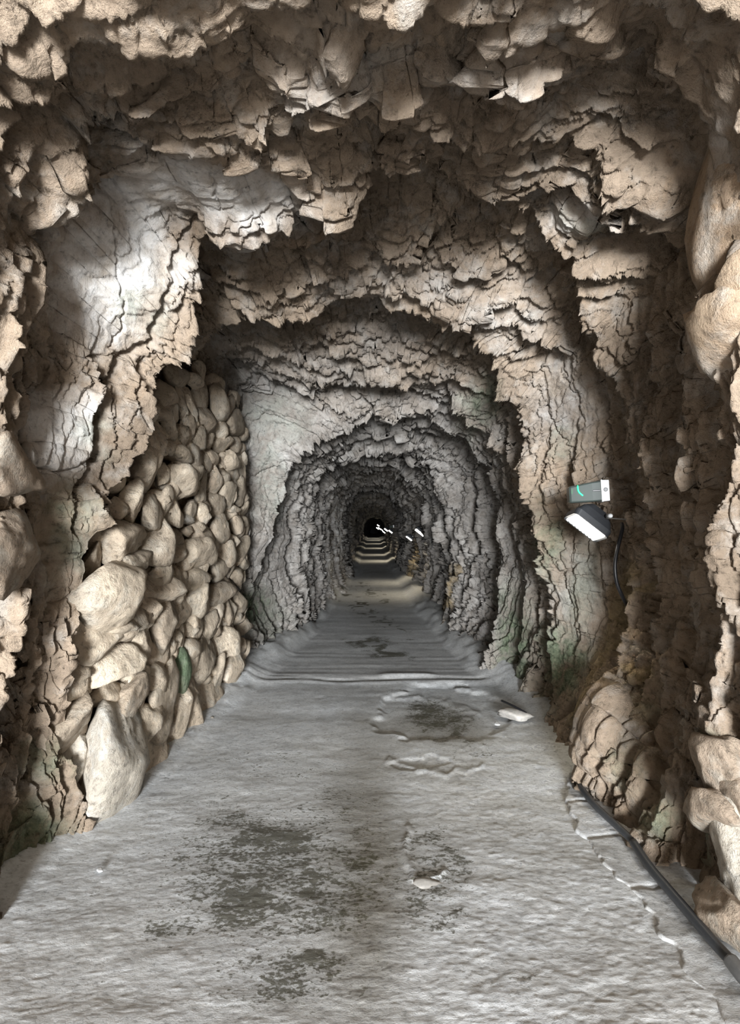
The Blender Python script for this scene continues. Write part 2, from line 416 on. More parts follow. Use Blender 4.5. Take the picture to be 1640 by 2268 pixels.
GREEN = [(150,1200,60,150,.55),(200,960,60,60,.4),(310,680,70,60,.5),(60,1860,110,100,.9),(110,1680,70,80,.6),(545,1340,45,70,.95),(590,1380,40,60,.5),(1150,1450,50,160,.95),(1250,1470,60,120,.95),(1215,1200,40,100,.7),(1290,1320,60,150,.5),
         (1070,900,45,100,.75),(1040,880,30,50,.5),(590,1050,50,120,.4),(620,930,80,60,.35),(1450,1560,40,80,.4),(1420,1720,50,60,.5),(1470,1820,50,60,.7),(1590,1680,50,60,.6),(1620,1900,40,90,.7),(1265,1000,40,50,.5),(1290,480,50,30,.3)]
BUMPS = [(1292,466,80,76,.07),(620,95,75,60,.06),(742,122,48,62,.07),(150,370,60,90,.06),(1362,1640,75,170,.22),(1265,880,80,150,.05),(240,620,150,170,.03),(1320,60,80,40,.08),(1440,1730,40,110,.07),
         (1475,420,60,60,.06),(130,985,95,110,.04),(150,1220,70,130,.03),(900,180,90,60,.06),(1010,130,80,50,.06),(300,210,50,40,.06),(1350,440,30,30,.04),(720,230,60,40,.05),(1140,480,40,50,.05),(275,880,38,80,-.10),(395,690,28,100,-.10),(235,1060,30,60,-.07),(410,590,22,50,-.08)]
# cracks that show as dark lines: width in px, then the line
CRACKS = [
 (9,[(470,500),(432,508),(390,572),(372,650),(335,755),(272,790),(218,870),(214,1000),(172,1075),(165,1180)]),
 (4,[(330,790),(300,850),(285,900)]),(4,[(365,770),(340,840),(325,870)]),(5,[(410,620),(405,700),(385,780)]),
 (5,[(800,120),(840,190),(890,260),(950,330),(1020,420),(1090,520),(1160,600),(1230,680),(1280,740)]),
 (4,[(1010,420),(1090,470),(1160,540),(1215,600),(1260,640)]),
 (5,[(1330,320),(1350,390),(1400,450),(1450,500),(1540,545)]),
 (4,[(1225,400),(1218,450),(1235,500),(1290,538),(1330,510)]),
 (4,[(1060,100),(1150,170),(1240,200),(1330,215),(1440,215)]),
 (4,[(1080,140),(1180,210),(1260,240),(1330,260),(1440,255)]),
 (5,[(1260,640),(1300,760),(1330,830),(1350,920),(1362,1010),(1380,1080)]),
 (3,[(1240,820),(1290,880),(1300,940),(1275,1000),(1240,960),(1200,880),(1170,830)]),
 (5,[(1140,860),(1170,960),(1185,1010),(1190,1100),(1195,1180),(1210,1260),(1220,1340),(1230,1420)]),
 (3,[(1310,1180),(1300,1240),(1250,1260),(1262,1330)]),(3,[(1245,1160),(1252,1240),(1262,1300),(1270,1340)]),
 (6,[(1390,1060),(1420,1160),(1440,1240),(1450,1300),(1430,1400)]),
 (6,[(1440,850),(1450,960),(1470,1080),(1475,1180),(1460,1300),(1455,1400),(1440,1500),(1410,1560)]),
 (6,[(1560,900),(1555,1040),(1565,1180),(1545,1300),(1540,1420),(1520,1500),(1535,1600)]),
 (5,[(1310,700),(1370,790),(1400,860),(1430,900)]),(4,[(1200,700),(1215,760),(1260,830)]),
 (5,[(1110,1520),(1140,1470),(1170,1420)]),(6,[(1222,1540),(1210,1440),(1195,1360),(1180,1300)]),(4,[(1150,1550),(1170,1500),(1185,1440)]),
 (7,[(1420,1850),(1440,1790),(1470,1740),(1480,1690),(1460,1640),(1470,1580)]),(6,[(1360,1780),(1385,1720),(1420,1640),(1425,1560),(1400,1500)]),
 (6,[(1290,1650),(1310,1600),(1350,1540),(1380,1480)]),
 (3,[(90,760),(160,790),(230,790),(300,770),(340,760)]),(3,[(240,450),(255,560),(262,640),(268,720),(240,770)]),(2,[(470,360),(478,420),(490,460)]),(2,[(520,415),(560,405),(620,395),(630,360)]),
 (4,[(40,1030),(120,1045),(180,1030),(215,1010)]),(3,[(90,1390),(110,1340),(160,1310)]),(5,[(60,1380),(70,1480),(80,1560)]),(4,[(60,1950),(80,1880),(110,1820),(120,1740),(100,1640)]),(4,[(20,1850),(40,1780),(50,1700)]),
 (3,[(560,1440),(545,1380),(570,1310),(600,1210),(640,1100)]),(3,[(650,1420),(640,1330),(660,1240),(670,1140)]),(3,[(540,1060),(600,1040),(650,1010)]),(2,[(545,1240),(580,1180),(590,1120)]),
 (3,[(1040,1440),(1030,1330),(1010,1240),(1000,1150),(985,1060)]),(3,[(1075,1420),(1060,1320),(1045,1210),(1030,1110),(1010,1010)]),(4,[(1100,1380),(1085,1260),(1075,1150),(1060,1060)]),
 (3,[(990,1380),(980,1300),(965,1200)]),(3,[(940,1330),(930,1250),(915,1160)]),(3,[(720,1330),(710,1250),(705,1160),(720,1080)]),
 (5,[(555,15),(500,60),(400,115),(330,150)]),(5,[(640,140),(700,170),(770,190),(800,120)]),(5,[(430,260),(500,240),(560,170),(640,150)]),(4,[(385,190),(385,260),(415,310)]),(4,[(280,210),(330,230),(345,190)]),
 (4,[(290,270),(320,320),(350,330)]),(5,[(80,260),(130,200),(160,120),(200,60)]),(4,[(30,200),(60,140),(100,60)]),(4,[(200,240),(230,120),(250,30)]),(4,[(300,100),(330,60),(420,50)]),
]

SOIL = [(22,[(1402,1265),(1388,1330),(1372,1400),(1340,1480),(1318,1560),(1296,1640),(1284,1700)]),(10,[(1440,1300),(1400,1340),(1390,1380)]),(14,[(1450,1480),(1420,1500),(1400,1480)]),(7,[(1010,1250),(1000,1340),(985,1390)]),(8,[(925,1200),(922,1240),(915,1290)])]

def blobs(lst, X, Y, soft=0.45):
    out = np.zeros(X.shape, f32)
    for (x, y, rx, ry, a) in lst:
        q = ((X - x) / (rx * 1.25)) ** 2 + ((Y - y) / (ry * 1.25)) ** 2
        m = q < 1.0
        if m.any():
            out[m] = np.maximum(out[m], a * sstep(1.0, soft, np.sqrt(q[m])))
    return out

def line_groove(X, Y, w, pts):
    out = np.zeros(X.shape, f32)
    xs = [p[0] for p in pts]; ys = [p[1] for p in pts]
    m = (X > min(xs) - 3 * w) & (X < max(xs) + 3 * w) & (Y > min(ys) - 3 * w) & (Y < max(ys) + 3 * w)
    if not m.any(): return out
    x = X[m] + 7 * vn(X[m] / 22, Y[m] / 22, 5) + 3 * vn(X[m] / 8, Y[m] / 8, 6)
    y = Y[m] + 7 * vn(X[m] / 22, Y[m] / 22, 7) + 3 * vn(X[m] / 8, Y[m] / 8, 8)
    best = np.full(x.shape, 1e9, f32)
    for (ax, ay), (bx, by) in zip(pts, pts[1:]):
        vx, vy = bx - ax, by - ay
        t = np.clip(((x - ax) * vx + (y - ay) * vy) / (vx * vx + vy * vy), 0, 1)
        best = np.minimum(best, np.hypot(x - ax - t * vx, y - ay - t * vy))
    out[m] = sstep(w * 1.5, w * 0.25, best)
    return out

def displacement(S, Lc, D, ph, X, Y, fade):
    """height in metres over the base shell; S around the bore, Lc along the surface, D depth"""
    wall = np.maximum(sstep(0.95, 0.45, ph), sstep(2.25, 2.75, ph)).astype(f32)     # 1 on the side walls
    ws = S + 0.07 * fbm(S * 1.7, Lc * 1.7, 3, 2); wl = Lc + 0.07 * fbm(S * 1.7 + 9, Lc * 1.7, 4, 2)
    rough = (1 - blobs(SMOOTH, X, Y)).astype(f32)
    h = np.zeros(S.shape, f32)
    big = 0.05 * fbm(S * 0.9, Lc * 0.9, 12, 3)
    h += big
    far = sstep(5.5, 10.0, D)
    for (cs, cl, wlen, amp, gro, seed) in ((0.46, 0.34, 3.6, 0.115, 0.03, 101), (0.20, 0.14, 3.2, 0.062, 0.02, 202), (0.085, 0.06, 1.9, 0.024, 0.008, 303)):
        sx = np.where(wall > 0.5, ws / (cs * wlen) + 40, ws / cs)
        # lengths differ between wall and crown: blend the two readings
        def layer(sx, sd):
            bx, by, bh, e = cells(sx, wl / cl, sd)
            t = 0.95 + 0.9 * (rnd(bh, 6) - 0.5)
            hh = (rnd(bh, 4) - 0.5) * 1.0 + t * by + (rnd(bh, 7) - 0.5) * 1.7 * bx - 0.35 * bx * bx
            return hh, sstep(0.09, 0.0, e) * np.maximum(0, rnd(bh, 9) * 1.5 - 0.5)
        h1, g1 = layer(ws / cs, seed)
        h2, g2 = layer(ws / (cs * wlen), seed + 1)
        hh = h1 * (1 - wall) + h2 * wall; gg = g1 * (1 - wall) + g2 * wall
        pxs = cl / np.maximum(D, 1) * 1400 * 0.35
        vis = sstep(1.0, 4.0, pxs)
        k = (rough if seed != 303 else (0.08 + 0.92 * rough)) * (0.6 + 0.4 * sstep(1.7, 2.6, D))
        h += (amp * hh * k - gro * gg * rough * 0.7) * vis
        if seed != 303:
            q = 0.045 if seed == 101 else 0.022
            hn = (h + 0.25 * q * vn(ws * 26, wl * 26, seed + 9)) / q
            fl = np.floor(hn)
            h += 0.7 * k * vis * (q * (fl + sstep(0.0, 0.22, hn - fl)) - h)
        ws = ws + 0.02 * vn(ws * 9, wl * 9, seed); wl = wl + 0.02 * vn(ws * 9, wl * 9, seed + 5)
    # deep ribs running round the bore further in
    rb = np.abs(vn(S * 0.55 + 3, Lc * 2.1, 71)); rb2 = np.abs(vn(S * 0.8, Lc * 4.6, 72))
    h += far * (0.16 * (rb - 0.35) + 0.08 * (rb2 - 0.35)) * (0.3 + 0.7 * rough)
    h += 0.010 * fbm(S * 14, Lc * 14, 31, 3) * sstep(14, 6, D) * (0.25 + 0.75 * rough)
    h += blobs(BUMPS, X, Y, 0.25)
    gr = np.zeros(S.shape, f32)
    for (w, pts) in CRACKS:
        gr = np.maximum(gr, line_groove(X, Y, w, pts) * w)
    h -= gr * np.maximum(D, 2.0) / F * 3.2
    return (h * fade).astype(f32)

def project(P):
    d = np.maximum(P[..., 1], 0.2)
    return CX + P[..., 0] / d * F, CY - (P[..., 2] - CAMZ) / d * F

wall_left = tag(empty('wall_left'), 'rough limestone left wall of the tunnel', kind='structure')
wall_right = tag(empty('wall_right'), 'rough limestone right wall of the tunnel', kind='structure')
ceiling = tag(empty('ceiling'), 'rough arched limestone tunnel ceiling of broken ledges', kind='structure')

def axis_point(r, ph, d):
    """pixel radius and angle around the axis ray, at depth d"""
    return np.stack([r * np.cos(ph) / F * d, d, CAMZ + (CY - AXY) / F * d + r * np.sin(ph) / F * d], -1)

NCOL = [1500, 1750, 1750, 1700, 1300, 1050, 850, 700, 520, 360, 240, 120]
LEND = {}
NROW = [46, 90, 96, 120, 76, 70, 60, 60, 56, 44, 36, 20]

def build_segment(k):
    nc, nr = NCOL[k], NROW[k]
    ph = np.linspace(PH0, PH1, nc)
    r0, d0, s0 = ring_at(k, ph); r1, d1, s1 = ring_at(k + 1, ph)
    R0 = r0 * d0 / F; R1 = r1 * d1 / F
    dl = 0.05 + 0.02 * d0
    d0b = d0 + np.minimum(dl, 0.3 * (d1 - d0)); R0b = R0 + s0
    t = np.linspace(0, 1, nr)
    nb = 6
    rows_d, rows_R = [], []
    for i in range(nb):
        q = i / nb
        rows_d.append(d0 + (d0b - d0) * q); rows_R.append(R0 + (R0b - R0) * math.sqrt(q))
    for q in t:
        dd = 1.0 / ((1 - q) / d0b + q / d1)
        tt = np.clip((dd - d0b) / np.maximum(d1 - d0b, 1e-4), 0, 1)
        rows_d.append(dd); rows_R.append(R0b + (R1 - R0b) * tt ** 1.5)
    D = np.array(rows_d); R = np.array(rows_R)
    PH = np.broadcast_to(ph, D.shape)
    P = axis_point(R / D * F, PH, D)
    # surface length along the bore (smooth per column, so flakes keep their size on steep faces)
    seg = np.linalg.norm(np.diff(P, axis=0), axis=2)
    Lc = np.concatenate([np.zeros((1, nc)), np.cumsum(seg, 0)], 0)
    ker = np.ones(25) / 25
    Lc = np.apply_along_axis(lambda v: np.convolve(np.pad(v, 12, mode='edge'), ker, 'valid'), 1, Lc)
    Lc = Lc + (np.interp(ph, *LEND[k - 1]) if k else d0)[None, :]
    LEND[k] = (ph, Lc[-1].copy())
    S = PH * 1.5
    X, Y = project(P)
    # normals of the base shell
    gu = np.gradient(P, axis=0); gv = np.gradient(P, axis=1)
    n = np.cross(gv, gu); n /= np.linalg.norm(n, axis=2, keepdims=True) + 1e-9
    inward = -np.stack([np.cos(PH), np.zeros_like(PH), np.sin(PH)], -1)
    if (n * inward).sum() < 0: n = -n
    q = np.concatenate([np.linspace(0, 0.0, nb), t])[:, None]
    # at a shared ledge both stretches are moved straight in or out, by the same amount
    e = np.concatenate([np.linspace(1, 0, nb), 0 * t])[:, None]; e = np.maximum(e, sstep(0.86, 1.0, q))[..., None]
    n = (n * 0.75 + inward * 0.25) * (1 - e) + inward * e
    n = n / np.linalg.norm(n, axis=2, keepdims=True)
    fade = np.broadcast_to(1 - 0.25 * e[..., 0], D.shape)
    h = displacement(S.astype(f32), Lc.astype(f32), D.astype(f32), PH, X, Y, fade)
    if k in (3, 4):      # behind the dry stone wall
        hid = sstep(2.5, 2.7, PH)
        h = h * (1 - 0.6 * hid) - (0.10 * hid if k == 3 else 0)
    P2 = P + n * h[..., None]
    # lip behind the far ledge closes the gap to the next stretch
    lip = axis_point((R[-1] + 0.5) / (D[-1] + 0.04) * F, ph, D[-1] + 0.04)
    P2 = np.concatenate([P2, lip[None]], 0)
    Xa, Ya = np.concatenate([X, X[-1:]], 0), np.concatenate([Y, Y[-1:]], 0)
    Da = np.concatenate([D, D[-1:]], 0)
    wob = 20 * fbm(Xa / 60, Ya / 60, 9, 3)
    st = np.zeros(P2.shape[:2] + (4,), f32)
    for (w, pts) in SOIL: st[..., 3] = np.maximum(st[..., 3], line_groove(Xa, Ya, w, pts))
    st[..., 0] = blobs(GREEN, Xa + wob, Ya + wob, 0.2)
    st[..., 1] = blobs(PALE, Xa + wob, Ya - wob, 0.3)
    st[..., 2] = sstep(4.2, 7.2, Da + 0.5 * fbm(Xa / 90, Ya / 90, 19, 3)) * 0.92
    c1 = int(np.searchsorted(ph, math.radians(40))); c2 = int(np.searchsorted(ph, math.radians(140)))
    for (a, b, par) in ((0, c1, wall_right), (c1, c2, ceiling), (c2, nc - 1, wall_left)):
        sub = P2[:, a:b + 1]; m, w = sub.shape[:2]
        idx = np.arange(m * w).reshape(m, w)
        fc = np.stack([idx[:-1, :-1], idx[:-1, 1:], idx[1:, 1:], idx[1:, :-1]], -1).reshape(-1, 4)
        o = mesh_obj('rock_face', sub.reshape(-1, 3), fc, M_ROCK, par, True, st[:, a:b + 1].reshape(-1, 4))

for k in range(len(RINGS) - 1):
    build_segment(k)

# the bore behind the camera, out to the tunnel mouth
def rear_bore():
    nc, nr = 160, 24
    ph = np.linspace(PH0, PH1, nc)
    r0, d0, s0 = ring_at(0, ph)
    P0 = axis_point(r0, ph, d0)
    rows = []
    for i in range(nr):
        q = i / (nr - 1)
        P = P0.copy(); P[:, 1] = P0[:, 1] * (1 - q) + (-13.9) * q; P[:, 0] *= 1 + 0.5 * q; P[:, 2] = np.where(P[:, 2] > 0, P[:, 2] * (1 + 0.4 * q), P[:, 2])
        w = 0.06 * fbm(ph * 3, ph * 0 + P[:, 1], 44, 3)
        P[:, 0] *= 1 + w * min(1, q * 6); P[:, 2] = CAMZ + (P[:, 2] - CAMZ) * (1 + w * min(1, q * 6))
        rows.append(P)
    A = np.array(rows)
    c1 = int(np.searchsorted(ph, math.radians(40))); c2 = int(np.searchsorted(ph, math.radians(140)))
    for (a, b, par) in ((0, c1, wall_right), (c1, c2, ceiling), (c2, nc - 1, wall_left)):
        sub = A[:, a:b + 1]; m, w = sub.shape[:2]
        idx = np.arange(m * w).reshape(m, w)
        fc = np.stack([idx[:-1, :-1], idx[1:, :-1], idx[1:, 1:], idx[:-1, 1:]], -1).reshape(-1, 4)
        mesh_obj('rock_face', sub.reshape(-1, 3), fc, M_ROCK, par, True, np.zeros((m * w, 4), f32))
rear_bore()
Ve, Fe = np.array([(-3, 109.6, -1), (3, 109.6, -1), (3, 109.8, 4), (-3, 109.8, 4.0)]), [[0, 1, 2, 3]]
tag(mesh_obj('end_cap', Ve, Fe, plain('painted_darkness', (0.02, 0.02, 0.02), 0.9), None, False), 'added black cap standing for the darkness at the far end of the tunnel', kind='structure')  # sheet added over the open bore end, coloured near-black for the unlit depth

# ------------------------------------------------------------------ floor
MOSS = [(600,1950,340,240,.27),(930,1950,130,170,.22),(620,1700,260,60,.12),(600,1860,150,80,.34),(540,2010,150,90,.36),(400,2070,90,60,.28),(690,2000,90,70,.28),(780,1800,60,90,.16),(640,2170,220,90,.26),(980,1890,60,80,.24),(1000,2030,60,60,.16),(720,2140,80,40,.3),
        (960,1585,95,48,.30),(840,1440,65,24,.42),(800,1345,40,20,.42),(860,1385,40,14,.3),(640,1600,250,60,.05),(820,1310,40,16,.3),(1080,2160,120,60,.1),(500,1880,60,60,.2),(1010,1640,120,30,.16)]
DIRT = [(810,1960,120,460,.85),(810,1640,90,140,.45),(980,1600,120,70,.7),(1180,1620,80,60,.4),(840,1360,90,60,.35),(700,2240,300,60,.5),(1000,1720,120,20,.4),(840,1270,50,14,.5)]
def build_floor():
    nx, ny = 470, 560
    u = np.linspace(0, 1, ny)
    d_ = 1.0 / ((1 - u) / 1.45 + u / 30.0)
    d_ = np.concatenate([np.linspace(-13.9, 1.4, 20), d_, np.linspace(31, 112, 50)])
    xs = np.linspace(-1, 1, nx)
    xs = xs * 2.4
    X, Y = np.meshgrid(xs, d_)
    X = X.astype(f32); Y = Y.astype(f32)
    px = CX + X / np.maximum(Y, .3) * F; py = CY + CAMZ / np.maximum(Y, .3) * F
    near = sstep(6.15, 5.95, Y + 0.05 * vn(X * 3, Y, 3))
    z = 0.005 * fbm(X * 1.2, Y * 1.2, 1, 3)
    # worn, broken top near the mouth: low scarps of flaked screed
    a = fbm(X * 2.0, Y * 3.4, 5, 5, 0.55)
    scarps = sum(0.0009 * sstep(-0.02, 0.02, a - lv) for lv in (-0.6, -0.35, -0.1, 0.12, 0.33, 0.6))
    b = fbm(X * 15.0, Y * 16.0, 15, 4, 0.6)
    pits = 0.0013 * sstep(0.1, 0.5, b) + 0.0011 * fbm(X * 44, Y * 46, 25, 3)
    amp = 0.55 + 0.45 * sstep(-0.2, 0.5, X)
    z += near * (scarps + pits * amp)
    # patch where the screed has come away on the right
    hole = blobs([(985,1580,130,55,1.0),(930,1690,60,12,.4)], px + 18 * fbm(X * 5, Y * 5, 61, 3), py + 12 * fbm(X * 5, Y * 5, 62, 3), 0.85)
    z -= 0.022 * hole * near
    # lips of loose screed
    for (w, pts, hgt) in ((7, [(905,1840),(900,1900),(915,1950),(950,1955),(990,1935)], 0.010), (5, [(860,1680),(920,1700),(990,1715),(1060,1700)], 0.008), (5, [(870,1545),(930,1540),(1010,1560),(1060,1575)], 0.007)):
        z += hgt * line_groove(px, py, w, pts)
    # cross brushed slab beyond the joint, a little higher
    z += (1 - near) * (0.018 + 0.0035 * vn(X * 1.3, Y * 16.0, 77) + 0.003 * vn(X * 0.9, Y * 30, 78)) * sstep(32, 14, Y)
    z -= 0.02 * np.exp(-((Y - 6.14 - 0.04 * vn(X * 3, Y * 0, 8)) / 0.03) ** 2)
    z += 0.02 * np.exp(-((Y - 6.28) / 0.05) ** 2) * sstep(0, .15, X) * sstep(.7, .5, X)
    # banked dirt along both feet
    edge = np.interp(Y, [2, 4, 6, 9, 13, 20, 35, 60], [1.75, 1.38, 1.25, .95, .85, .74, .74, .74])
    bank = sstep(edge - 0.22, edge + 0.12, np.abs(X) + 0.06 * fbm(X * 3, Y * .9, 91, 3))
    z += bank * (0.05 + 0.09 * sstep(4.5, 6.5, Y)) + bank * 0.012 * fbm(X * 14, Y * 5, 92, 3)
    z += 0.25 * sstep(35, 70, Y)
    st = np.zeros(X.shape + (4,), f32); st[..., 3] = 1
    wob = 45 * fbm(X * 4, Y * 4, 66, 3)
    st[..., 0] = blobs(MOSS, px + wob, py + wob * .6, 0.1)
    st[..., 1] = np.maximum(blobs(DIRT, px + wob * .6, py, 0.1), 0.5 * bank * sstep(5, 9, Y))
    st[..., 2] = (1 - near) * (1 - 0.6 * bank)
    m, w = X.shape
    idx = np.arange(m * w).reshape(m, w)
    fc = np.stack([idx[:-1, :-1], idx[:-1, 1:], idx[1:, 1:], idx[1:, :-1]], -1).reshape(-1, 4)
    o = mesh_obj('floor', np.stack([X, Y, z], -1).reshape(-1, 3), fc, M_FLOOR, None, True, st.reshape(-1, 4))
    tag(o, 'worn pale concrete tunnel floor with dark moss stains', kind='structure')
    return o
floor_o = build_floor()

# smooth concrete strip along the right foot
def build_strip():
    left = [(1600,2268),(1540,2190),(1490,2110),(1420,2010),(1330,1920),(1282,1850),(1252,1795),(1248,1760),(1262,1720),(1272,1692)]
    L = np.array([tuple(on_floor(x, y))[:2] for x, y in left])
    L = L[np.argsort(L[:, 1])]
    ny, nx = 220, 60
    ys = np.linspace(L[0, 1] - 0.35, L[-1, 1], ny)
    xl = np.interp(ys, L[:, 1], L[:, 0]) + 0.02 * fbm(ys * 9, ys * 0, 4, 4)
    V = np.zeros((ny, nx, 3), f32); st = np.zeros((ny, nx, 4), f32); st[..., 3] = 1
    for j in range(nx):
        q = j / (nx - 1)
        x = xl + q ** 1.2 * 0.75
        V[:, j, 0] = x; V[:, j, 1] = ys
        z = 0.014 + 0.010 * fbm(x * 1.5, ys * 1.5, 14, 3) + 0.002 * fbm(x * 20, ys * 20, 16, 3)
        for yc in (2.62, 3.05, 3.42):      # cast joints across the strip
            z = z - 0.008 * np.exp(-((ys - yc - 0.03 * vn(x * 8, ys * 0, 3)) / 0.012) ** 2)
        V[:, j, 2] = z if j > 1 else (-0.02 if j == 0 else z - 0.008)
    st[..., 2] = 0.55
    idx = np.arange(ny * nx).reshape(ny, nx)
    fc = np.stack([idx[:-1, :-1], idx[:-1, 1:], idx[1:, 1:], idx[1:, :-1]], -1).reshape(-1, 4)
    tag(mesh_obj('concrete_strip', V.reshape(-1, 3), fc, M_FLOOR, floor_o, True, st.reshape(-1, 4)), 'smooth concrete strip along right wall')
build_strip()

# ------------------------------------------------------------------ stones
def ico(sub):
    import bmesh
    bm = bmesh.new(); bmesh.ops.create_icosphere(bm, subdivisions=sub, radius=1)
    V = np.array([v.co[:] for v in bm.verts]); Fc = np.array([[v.index for v in f.verts] for f in bm.faces]); bm.free()
    return V, Fc
ICO = {s: ico(s) for s in (2, 3, 4)}

def rock_verts(seed, semi, sub=3, planes=13, rough=0.05, k=70.0):
    """an angular boulder: a sphere cut by random planes, edges a little worn, surface cracked"""
    rg = np.random.RandomState(seed)
    V, Fc = ICO[sub]
    nrm = rg.normal(size=(planes, 3)); nrm /= np.linalg.norm(nrm, axis=1, keepdims=True)
    hs = rg.uniform(0.55, 1.0, planes)
    dots = V @ nrm.T
    rad = np.where(dots > 0.05, hs / np.maximum(dots, 0.05), 9.0)
    rad = np.concatenate([rad, np.full((len(V), 1), 1.30)], 1)
    r = -np.log(np.exp(-k * rad).sum(1)) / k
    r = r / r.mean() * 0.93
    o = seed * 3.7
    r = r * (1 + rough * fbm(V[:, 0] * 2.2 + o + V[:, 2], V[:, 1] * 2.2 + V[:, 2] * 1.3, seed % 97, 4, 0.6))
    r = r - 0.05 * sstep(0.10, 0.0, np.abs(vn(V[:, 0] * 1.6 + o + V[:, 2] * .7, V[:, 1] * 3.4 + V[:, 2], seed % 89)))
    return V * r[:, None] * np.asarray(semi), Fc

def place_rock(name, seed, centre, semi, axes, mat, parent, sub=3, planes=13, rough=0.06):
    V, Fc = rock_verts(seed, semi, sub, planes, rough)
    A = np.array(axes)              # rows: the three axes in world space
    o = mesh_obj(name, V @ A, Fc, mat, parent, True)
    o.location = centre
    return o

def xw(d):
    return np.interp(d, [2.9, 3.2, 3.6, 6.6], [-1.66, -1.52, -1.41, -1.31])
def solve_d(px):
    d = 4.0
    for _ in range(40): d = 0.5 * d + 0.5 * (-xw(d) * F / (CX - px))
    return float(d)

Z3 = [(1005,180,170,150),(1170,150,90,110),(1110,220,110,80),(905,330,150,190),(1015,360,80,220),(1085,370,80,220),(1180,320,90,230),(1275,330,150,230),(1260,220,100,90),(770,440,140,130),
 (900,460,180,160),(1380,460,110,190),(1430,340,90,80),(790,650,180,290),(930,570,110,170),(1050,540,100,180),(1125,545,80,110),(1195,510,140,180),(1290,540,100,170),(1410,560,150,170),
 (915,700,110,110),(1145,640,100,170),(1235,670,80,130),(1335,680,110,130),(1490,630,70,80),(1430,690,80,110),(740,880,200,310),(985,755,190,110),(1110,770,120,170),(1200,830,90,150),
 (1265,800,90,110),(1380,810,120,170),(1465,740,60,110),(880,920,80,170),(970,990,190,230),(1090,920,130,190),(1180,1040,70,250),(1280,950,100,200),(1400,910,100,170),(1480,920,80,230),
 (640,1140,150,230),(530,1180,130,160),(770,1160,150,250),(885,1170,110,190),(970,1210,120,220),(1100,1190,90,150),(1180,1240,130,130),(1270,1140,100,170),(1355,1090,120,150),(1450,1070,100,160),
 (1395,1190,90,70),(1060,1265,90,60),(1310,1330,140,180),(1165,1390,140,170),(1430,1320,100,130),(580,1400,320,260),(830,1430,210,300),(985,1410,90,110),(1070,1355,80,90),(1000,1500,110,150),
 (1120,1550,190,220),(1240,1470,90,160),(1360,1500,150,180),(1490,1480,80,190),(345,1590,150,230),(640,1580,280,160),(830,1670,150,150),(970,1690,140,150),(1150,1740,180,160),(1300,1660,120,170),
 (1400,1640,70,90),(1440,1690,90,130),(440,1790,440,380),(870,1820,260,160),(1110,1880,190,210),(1285,1860,190,160),(1340,1790,80,60),(750,1940,190,230),(1010,1960,130,220),(530,2010,260,150),
 (1460,1880,80,150),(1400,1960,80,150),(1510,1600,60,90),(1500,1330,60,130),(1500,1180,60,140),(1490,780,60,120)]
Z4 = [(590,310,300,290),(730,230,200,190),(990,230,190,240),(855,390,150,330),(965,430,110,160),(1200,270,110,190),(1290,240,100,170),(1075,370,100,120),(1120,290,60,150),
 (455,520,160,130),(650,530,260,190),(460,640,200,120),(430,830,260,250),(640,670,150,130),(735,740,200,270),(850,610,130,200),(990,680,180,380),(1095,560,110,250),(1185,450,100,170),
 (1270,450,120,230),(1390,340,120,200),(1420,490,110,170),(1495,490,60,140),(850,870,190,280),(680,1000,340,620),(475,1090,160,320),(940,1010,130,260),(1090,830,110,320),(1190,720,130,350),
 (1300,690,100,280),(1350,560,80,200),(1430,600,80,170),(870,1090,60,150),(770,1300,90,80),(1330,140,80,170),(1420,170,80,150),(1390,90,70,100),(1440,700,70,120),(1330,800,60,120),(1010,1060,70,120)]
ROT3 = {72: -0.1, 73: 0.45, 34: 0.6, 74: 0.3, 13: -0.25, 26: -0.1, 64: 0.5, 75: -0.4}
ROT4 = {24: 0.25, 14: 0.6, 11: 0.1, 10: -0.2, 12: 0.5}

